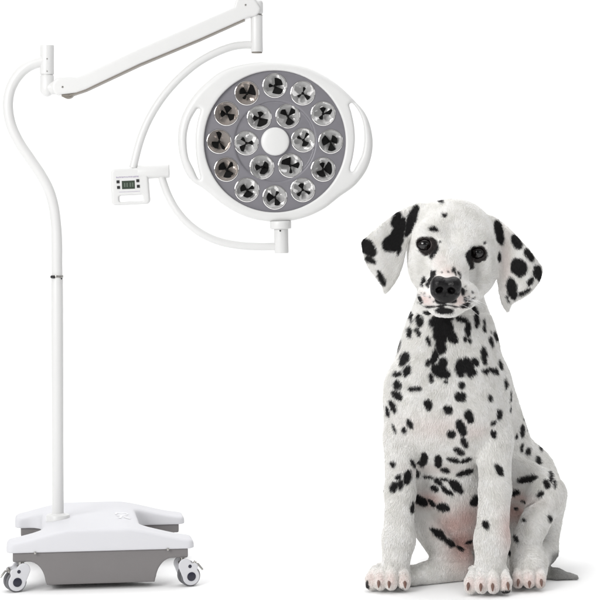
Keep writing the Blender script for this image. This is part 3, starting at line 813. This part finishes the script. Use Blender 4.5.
def colour(p, n_, jit=0.0, soft=.7):
    sd, pk = coat(p, n_, jit)
    w = np.clip(.5 - sd / (2 * soft), 0, 1)[:, None]; w = w * w * (3 - 2 * w)
    base = WHITE * (1 - pk[:, None]) + PINK * pk[:, None]
    mott = 1 - .10 * np.clip(vnoise(p + 200, 9) * 1.6 - .5, 0, 1) - .06 * np.clip(vnoise(p + 300, 3) * 1.6 - .5, 0, 1)
    base = base * np.stack([mott, mott * .998, mott ** 1.15], 1)
    tl = np.clip((p[:, 0] - P(544, 570, 60)[0]) / 8, 0, 1) * np.clip((30 - p[:, 2]) / 6, 0, 1) * (p[:, 1] > 40)   # shade on the tail, painted into the coat as grey
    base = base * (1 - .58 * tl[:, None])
    blk = np.tile(BLACK, (len(p), 1))
    for (ex, ey, ed), er, rl in EYES:       # the bare lid skin round the eyes is charcoal, not jet black
        k_ = np.clip((9.5 - (np.linalg.norm(p - P(ex, ey, ed), axis=1) - er)) / 5, 0, 1)[:, None]
        blk = blk * (1 - k_) + np.array([.036, .031, .030]) * k_
    return base * (1 - w) + blk * w, pk
pup = fast_mesh('dalmatian_puppy', v * U - PORG, q, M['skin'])
pup.location = PORG
pup['label'] = 'white dalmatian puppy with black spots sitting upright beside the lamp'; pup['category'] = 'dog'
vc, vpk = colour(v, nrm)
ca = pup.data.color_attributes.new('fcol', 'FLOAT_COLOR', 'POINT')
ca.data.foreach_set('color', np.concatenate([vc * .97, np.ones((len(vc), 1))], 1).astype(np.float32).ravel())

# ---- short fur as hair curves rooted on the skin
def fur(N):
    A = v[tris[:, 0]]; B = v[tris[:, 1]]; C_ = v[tris[:, 2]]
    area = np.linalg.norm(np.cross(B - A, C_ - A), axis=1) * .5
    cen = (A + B + C_) / 3
    wgt = area * np.where(nrm[tris[:, 0], 1] > .35, .45, 1.0) * np.where(cen[:, 2] < 1.0, .02, 1)
    hd = (cen[:, 2] > P(0, 312, 20)[2]); wgt = wgt * np.where(hd, 1.7, 1)
    cs = np.cumsum(wgt); t = np.searchsorted(cs, rng.random(N) * cs[-1]); t = np.minimum(t, len(tris) - 1)
    u1, u2 = rng.random(N), rng.random(N); s1 = np.sqrt(u1); b0, b1, b2 = 1 - s1, s1 * (1 - u2), s1 * u2
    p = A[t] * b0[:, None] + B[t] * b1[:, None] + C_[t] * b2[:, None]
    n_ = nrm[tris[t, 0]] * b0[:, None] + nrm[tris[t, 1]] * b1[:, None] + nrm[tris[t, 2]] * b2[:, None]
    n_ /= np.linalg.norm(n_, axis=1)[:, None]
    s_ = (DU + p[:, 1]) / DU; px = p[:, 0] / s_ + CX; py = (HU - p[:, 2]) / s_ + HY
    head_ = (py < 314) & (p[:, 1] < 95); earl = head_ & ((px < 407) | ((px < 412) & (py > 214))); earr = head_ & (px > 499)
    face = head_ & ~earl & ~earr & (py < 318 - 0)
    body_dir = np.stack([(px - 447) * .006, np.full(N, .12), np.full(N, -1.0)], 1)
    nose_p = P(446, 283, -46)
    fd = p - nose_p; fd /= np.maximum(np.linalg.norm(fd, axis=1), 1e-6)[:, None]; fd[:, 2] += .12
    d = np.where(face[:, None], fd, body_dir)
    d = np.where(earl[:, None], np.array([-.35, .1, -1.0]), d); d = np.where(earr[:, None], np.array([.25, .1, -1.0]), d)
    paw_ = p[:, 2] < 24
    d = np.where(paw_[:, None] & (p[:, 1] < 50)[:, None], np.array([0, -.45, -.8]), d)
    sw = np.stack([vnoise(p + 5, 24) - .5, vnoise(p + 55, 24) - .5, vnoise(p + 99, 24) - .5], 1)
    d = d + sw * .9 + rng.normal(0, .16, (N, 3))
    tg = d - n_ * np.einsum('ij,ij->i', d, n_)[:, None]; tg /= np.maximum(np.linalg.norm(tg, axis=1), 1e-6)[:, None]
    L = np.where(face, 3.0, 4.6); L = np.where(earl | earr, 3.8, L); L = np.where(paw_, 2.2, L)
    dn = np.linalg.norm(p - P(446, 289, -42), axis=1); L = L * np.clip((dn - 14) / 22, .12, 1)
    for (ex, ey, ed), er, rl in EYES:
        de = np.linalg.norm(p - P(ex, ey, ed - er), axis=1); L = L * np.clip((de - 4.5) / 9, .12, 1)
    sd, pk = coat(p, n_, 0); L = L * (1 - .45 * np.clip(pk, 0, 1))
    L = L * rng.uniform(.65, 1.15, N)
    lift = rng.normal(.30, .09, N)
    mid = p + L[:, None] * .5 * (tg * np.cos(lift)[:, None] + n_ * np.sin(lift)[:, None])
    tip = mid + L[:, None] * .5 * (tg * np.cos(lift * .2)[:, None] + n_ * np.sin(lift * .2)[:, None])
    root = p - n_ * .25
    pos = np.stack([root, mid, tip], 1)
    lo_ = pos[:, :, 2]; pos[:, :, 2] = np.maximum(lo_, .25)
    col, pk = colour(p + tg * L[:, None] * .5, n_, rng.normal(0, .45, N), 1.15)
    col = col * rng.uniform(.93, 1.06, N)[:, None]; col = np.clip(col, .006, .9)
    # pink skin shows through thinner hair
    keep = (rng.random(N) > pk * .25)
    return pos[keep], col[keep], L[keep]
pos, col, L = fur(470000)
hc_ = bpy.data.hair_curves.new('fur'); hc_.add_curves([3] * len(pos))
hc_.attributes['position'].data.foreach_set('vector', (pos * U - PORG).astype(np.float32).ravel())
ra = hc_.attributes.new('radius', 'FLOAT', 'POINT')
ra.data.foreach_set('value', (np.tile(np.array([.20, .165, .04]), (len(pos), 1)) * U).astype(np.float32).ravel())
fa = hc_.attributes.new('fcol', 'FLOAT_COLOR', 'CURVE')
fa.data.foreach_set('color', np.concatenate([col, np.ones((len(col), 1))], 1).astype(np.float32).ravel())
hc_.materials.append(M['fur'])
fo = bpy.data.objects.new('fur', hc_); COL.objects.link(fo); fo.parent = pup

# ---- nose leather
F = Field(P(446, 306, -62) - np.array([22, 6, 2]), P(446, 270, -20) + np.array([22, 4, 6]), .6)
E(446, 285, -39, (14.0, 12, 7.4), 3); E(438.9, 283.8, -43, (8.2, 9.5, 8.0), 2.2, roll=14); E(453.6, 284.4, -43, (8.0, 9.5, 8.0), 2.2, roll=-14)
E(437.5, 291, -42, (7.2, 9, 8), 4, roll=-10); E(453.5, 291.5, -42, (7.0, 9, 7.6), 4, roll=10); E(446, 297, -40, (9, 8.5, 6), 5)
E(439.4, 290.0, -50.5, (3.7, 7, 3.0), 2.0, roll=-22, mode='s'); E(451.6, 290.8, -50.5, (3.7, 7, 3.0), 2.0, roll=22, mode='s')
Cp((434.5, 292.4, -51), 1.2, (430.5, 293, -46), .9, 2, mode='s'); Cp((457, 293, -51), 1.2, (461, 293.4, -46), .9, 2, mode='s')
Cp((445.8, 280, -54.0), .8, (446, 303, -50), .8, 2.2, mode='s')
nv, nq = F.mesh(); nv = relax(nv, nq, 3)
fast_mesh('nose', nv * U - PORG, nq, M['nose'], pup)

# ---- eyes
def eye_mat():
    m = bpy.data.materials.new('puppy_eye'); m.use_nodes = True; nt = m.node_tree; b = nt.nodes['Principled BSDF']
    a = nt.nodes.new('ShaderNodeAttribute'); a.attribute_name = 'ecol'; nt.links.new(a.outputs['Color'], b.inputs['Base Color'])
    b.inputs['Roughness'].default_value = .05; b.inputs['Specular IOR Level'].default_value = .6
    return m
M['iris'] = eye_mat()
for (ex, ey, ed), er, rl in EYES:
    c = P(ex, ey, ed); gaze = np.array([-.06, -1, .02]); gaze /= np.linalg.norm(gaze)
    vs, fs = [], []; NR, NS = 48, 64; R = er - .15
    x = np.cross(gaze, [0, 0, 1]); x /= np.linalg.norm(x); y = np.cross(x, gaze)
    for i in range(NR + 1):
        th = math.pi * i / NR
        bul = 1 + .05 * math.exp(-(th / .5) ** 2)
        for j in range(NS):
            ph = 2 * math.pi * j / NS
            vs.append(c + R * bul * (gaze * math.cos(th) + math.sin(th) * (x * math.cos(ph) + y * math.sin(ph))))
    for i in range(NR):
        for j in range(NS): fs.append((i * NS + j, i * NS + (j + 1) % NS, (i + 1) * NS + (j + 1) % NS, (i + 1) * NS + j))
    o = fast_mesh('eye', np.array(vs) * U - PORG, np.array(fs), M['iris'], pup)
    th = np.repeat(np.pi * np.arange(NR + 1) / NR, NS); ph = np.tile(2 * np.pi * np.arange(NS) / NS, NR + 1)
    cl = np.zeros((len(th), 4)); cl[:, 3] = 1
    ir = np.array([.010, .007, .006]); wh = np.array([.42, .36, .36]); kf = .6 + .4 * np.sin(ph * 17) * np.sin(ph * 5 + 1)
    for i in range(len(th)):
        t = th[i]
        if t < .30: cc_ = np.array([.002, .002, .002])
        elif t < .64: cc_ = ir * (.6 + 1.2 * kf[i] * (t - .3))
        elif t < .72: cc_ = np.array([.004, .004, .005])
        else: cc_ = wh if (ex < 450 and math.cos(ph[i]) < -.5) else np.array([.03, .025, .024])
        cl[i, :3] = cc_
    nvv = len(o.data.vertices)
    ca = o.data.color_attributes.new('ecol', 'FLOAT_COLOR', 'POINT'); ca.data.foreach_set('color', cl[:nvv].astype(np.float32).ravel())

# ---- claws
def claw(px, py, d, r, L, m, lean=0):
    mb = MB(); a = P(px, py - L * .55, d + 3); b = P(px + lean * .5, py, d - 2.0); c = P(px + lean, py + L * .5, d - 2.6)
    mb.tube([a, (a + b) / 2 + np.array([0, -.6, .2]), b, c], [r * .6, r * .85, r * .72, r * .22], 16, smooth_path=5)
    mb.done('claw', m, pup, origin=PORG)
def front_d(px, py):
    h_ = hit(px, py); return 0 if h_ is None else h_[1]
for px, py, r, L, m, ln in ((367.3, 584.5, 1.9, 7, 'claw_k', -1.2), (378.6, 584.6, 2.2, 7.5, 'claw_d', 0), (389.0, 585.0, 2.2, 7.5, 'claw_d', 0), (404.8, 585.2, 2.3, 7.5, 'claw_d', .5),
                            (468.4, 587.2, 2.4, 8, 'claw_d', -.6), (480.8, 588, 2.3, 8, 'claw_d', 0), (492.6, 588, 2.3, 8, 'claw_d', 0), (507.8, 586.8, 2.3, 8, 'claw_d', .8),
                            (518.2, 583.4, 2.2, 7.5, 'claw_d', -.3), (529.4, 584.6, 2.2, 7.5, 'claw_d', 0), (541.2, 583.4, 2.2, 7.5, 'claw_d', .6)):
    claw(px, py, front_d(px, py) - .5, r * .85, L * .88, M[m], ln)

# ---- whiskers
mb = MB()
for sx, bx, by in ((-1, 430, 298), (-1, 427, 295), (-1, 433, 301), (1, 463, 300), (1, 466, 297), (1, 460, 303), (1, 468, 301)):
    for k in range(2):
        h_ = hit(bx + rng.uniform(-2, 2), by + rng.uniform(-2, 2))
        if h_ is None: continue
        ln = rng.uniform(16, 30); dr = np.array([sx * rng.uniform(.7, 1), rng.uniform(-.5, .1), rng.uniform(-.6, .3)]); dr /= np.linalg.norm(dr)
        mb = MB(); mb.tube([h_, h_ + dr * ln * .5, h_ + dr * ln + np.array([0, 3, -ln * .18])], [.16, .12, .04], 6, smooth_path=4)
        mb.done('whisker', M['whisker'], pup, origin=PORG)
#@@SET
# ================================================================== SETTING, LIGHT, CAMERA
prof = [(-14.0, 0.0), (7.0, 0.0)]
prof += [(7 + 3 * math.sin(a), 3 - 3 * math.cos(a)) for a in np.linspace(0, math.pi / 2, 17)[1:]] + [(10, 12)]
xs = np.linspace(-16, 16, 3); vs, fs = [], []
for (yy, zz_) in prof:
    for x in xs: vs.append((x, yy, zz_))
for i in range(len(prof) - 1):
    for j in range(2): fs.append((i * 3 + j, i * 3 + j + 1, (i + 1) * 3 + j + 1, (i + 1) * 3 + j))
bd = make_mesh('backdrop', vs, fs, M['backdrop']); bd['kind'] = 'structure'

w = bpy.data.worlds.new('World'); SC.world = w; w.use_nodes = True; nt = w.node_tree
bg = nt.nodes['Background']; tc = nt.nodes.new('ShaderNodeTexCoord'); sp = nt.nodes.new('ShaderNodeSeparateXYZ')
nt.links.new(tc.outputs['Generated'], sp.inputs[0])
rp = nt.nodes.new('ShaderNodeValToRGB'); rp.color_ramp.elements[0].position = .0; rp.color_ramp.elements[1].position = .75
rp.color_ramp.elements[0].color = (.30, .30, .30, 1); rp.color_ramp.elements[1].color = (.95, .95, .96, 1)
mr = nt.nodes.new('ShaderNodeMapRange'); mr.inputs['From Min'].default_value = -1; mr.inputs['From Max'].default_value = 1
nt.links.new(sp.outputs['Y'], mr.inputs['Value']); nt.links.new(mr.outputs[0], rp.inputs['Fac']); nt.links.new(rp.outputs[0], bg.inputs['Color'])
bg.inputs['Strength'].default_value = .66

def area(name, loc, tgt, sx, sy, power, col=(1, 1, 1)):
    l = bpy.data.lights.new(name, 'AREA'); l.shape = 'RECTANGLE'; l.size = sx; l.size_y = sy; l.energy = power; l.color = col
    o = bpy.data.objects.new(name, l); COL.objects.link(o); o.location = loc
    o.rotation_euler = (Vector(tgt) - Vector(loc)).to_track_quat('-Z', 'Y').to_euler(); return o
area('key_softbox', (-3.6, -4.6, 3.0), (.2, 0, .8), 3.0, 2.4, 235, (1, .995, .985))
area('fill_softbox', (3.6, -5.0, 2.4), (.2, 0, .8), 2.4, 2.0, 18, (.97, .985, 1))
area('overhead_softbox', (0, 1.2, 6.5), (0, 1.2, 0), 9, 9, 390)
area('backdrop_light', (0, 5.2, 7.5), (0, 10, 2.0), 12, 1.5, 380)

cam = bpy.data.cameras.new('camera'); co = bpy.data.objects.new('camera', cam); COL.objects.link(co); SC.camera = co
co.location = (0, -DU * U, HU * U); co.rotation_euler = (math.radians(90), 0, 0)
cam.sensor_width = 36; cam.lens = 36 * DU / 600; cam.shift_y = -(300 - HY) / 600; cam.clip_end = 200; cam.clip_start = .1
SC.view_settings.view_transform = 'Standard'; SC.view_settings.look = 'None'; SC.view_settings.gamma = 1; SC.view_settings.exposure = 0
SC.cycles.max_bounces = 8; SC.cycles.use_denoising = True
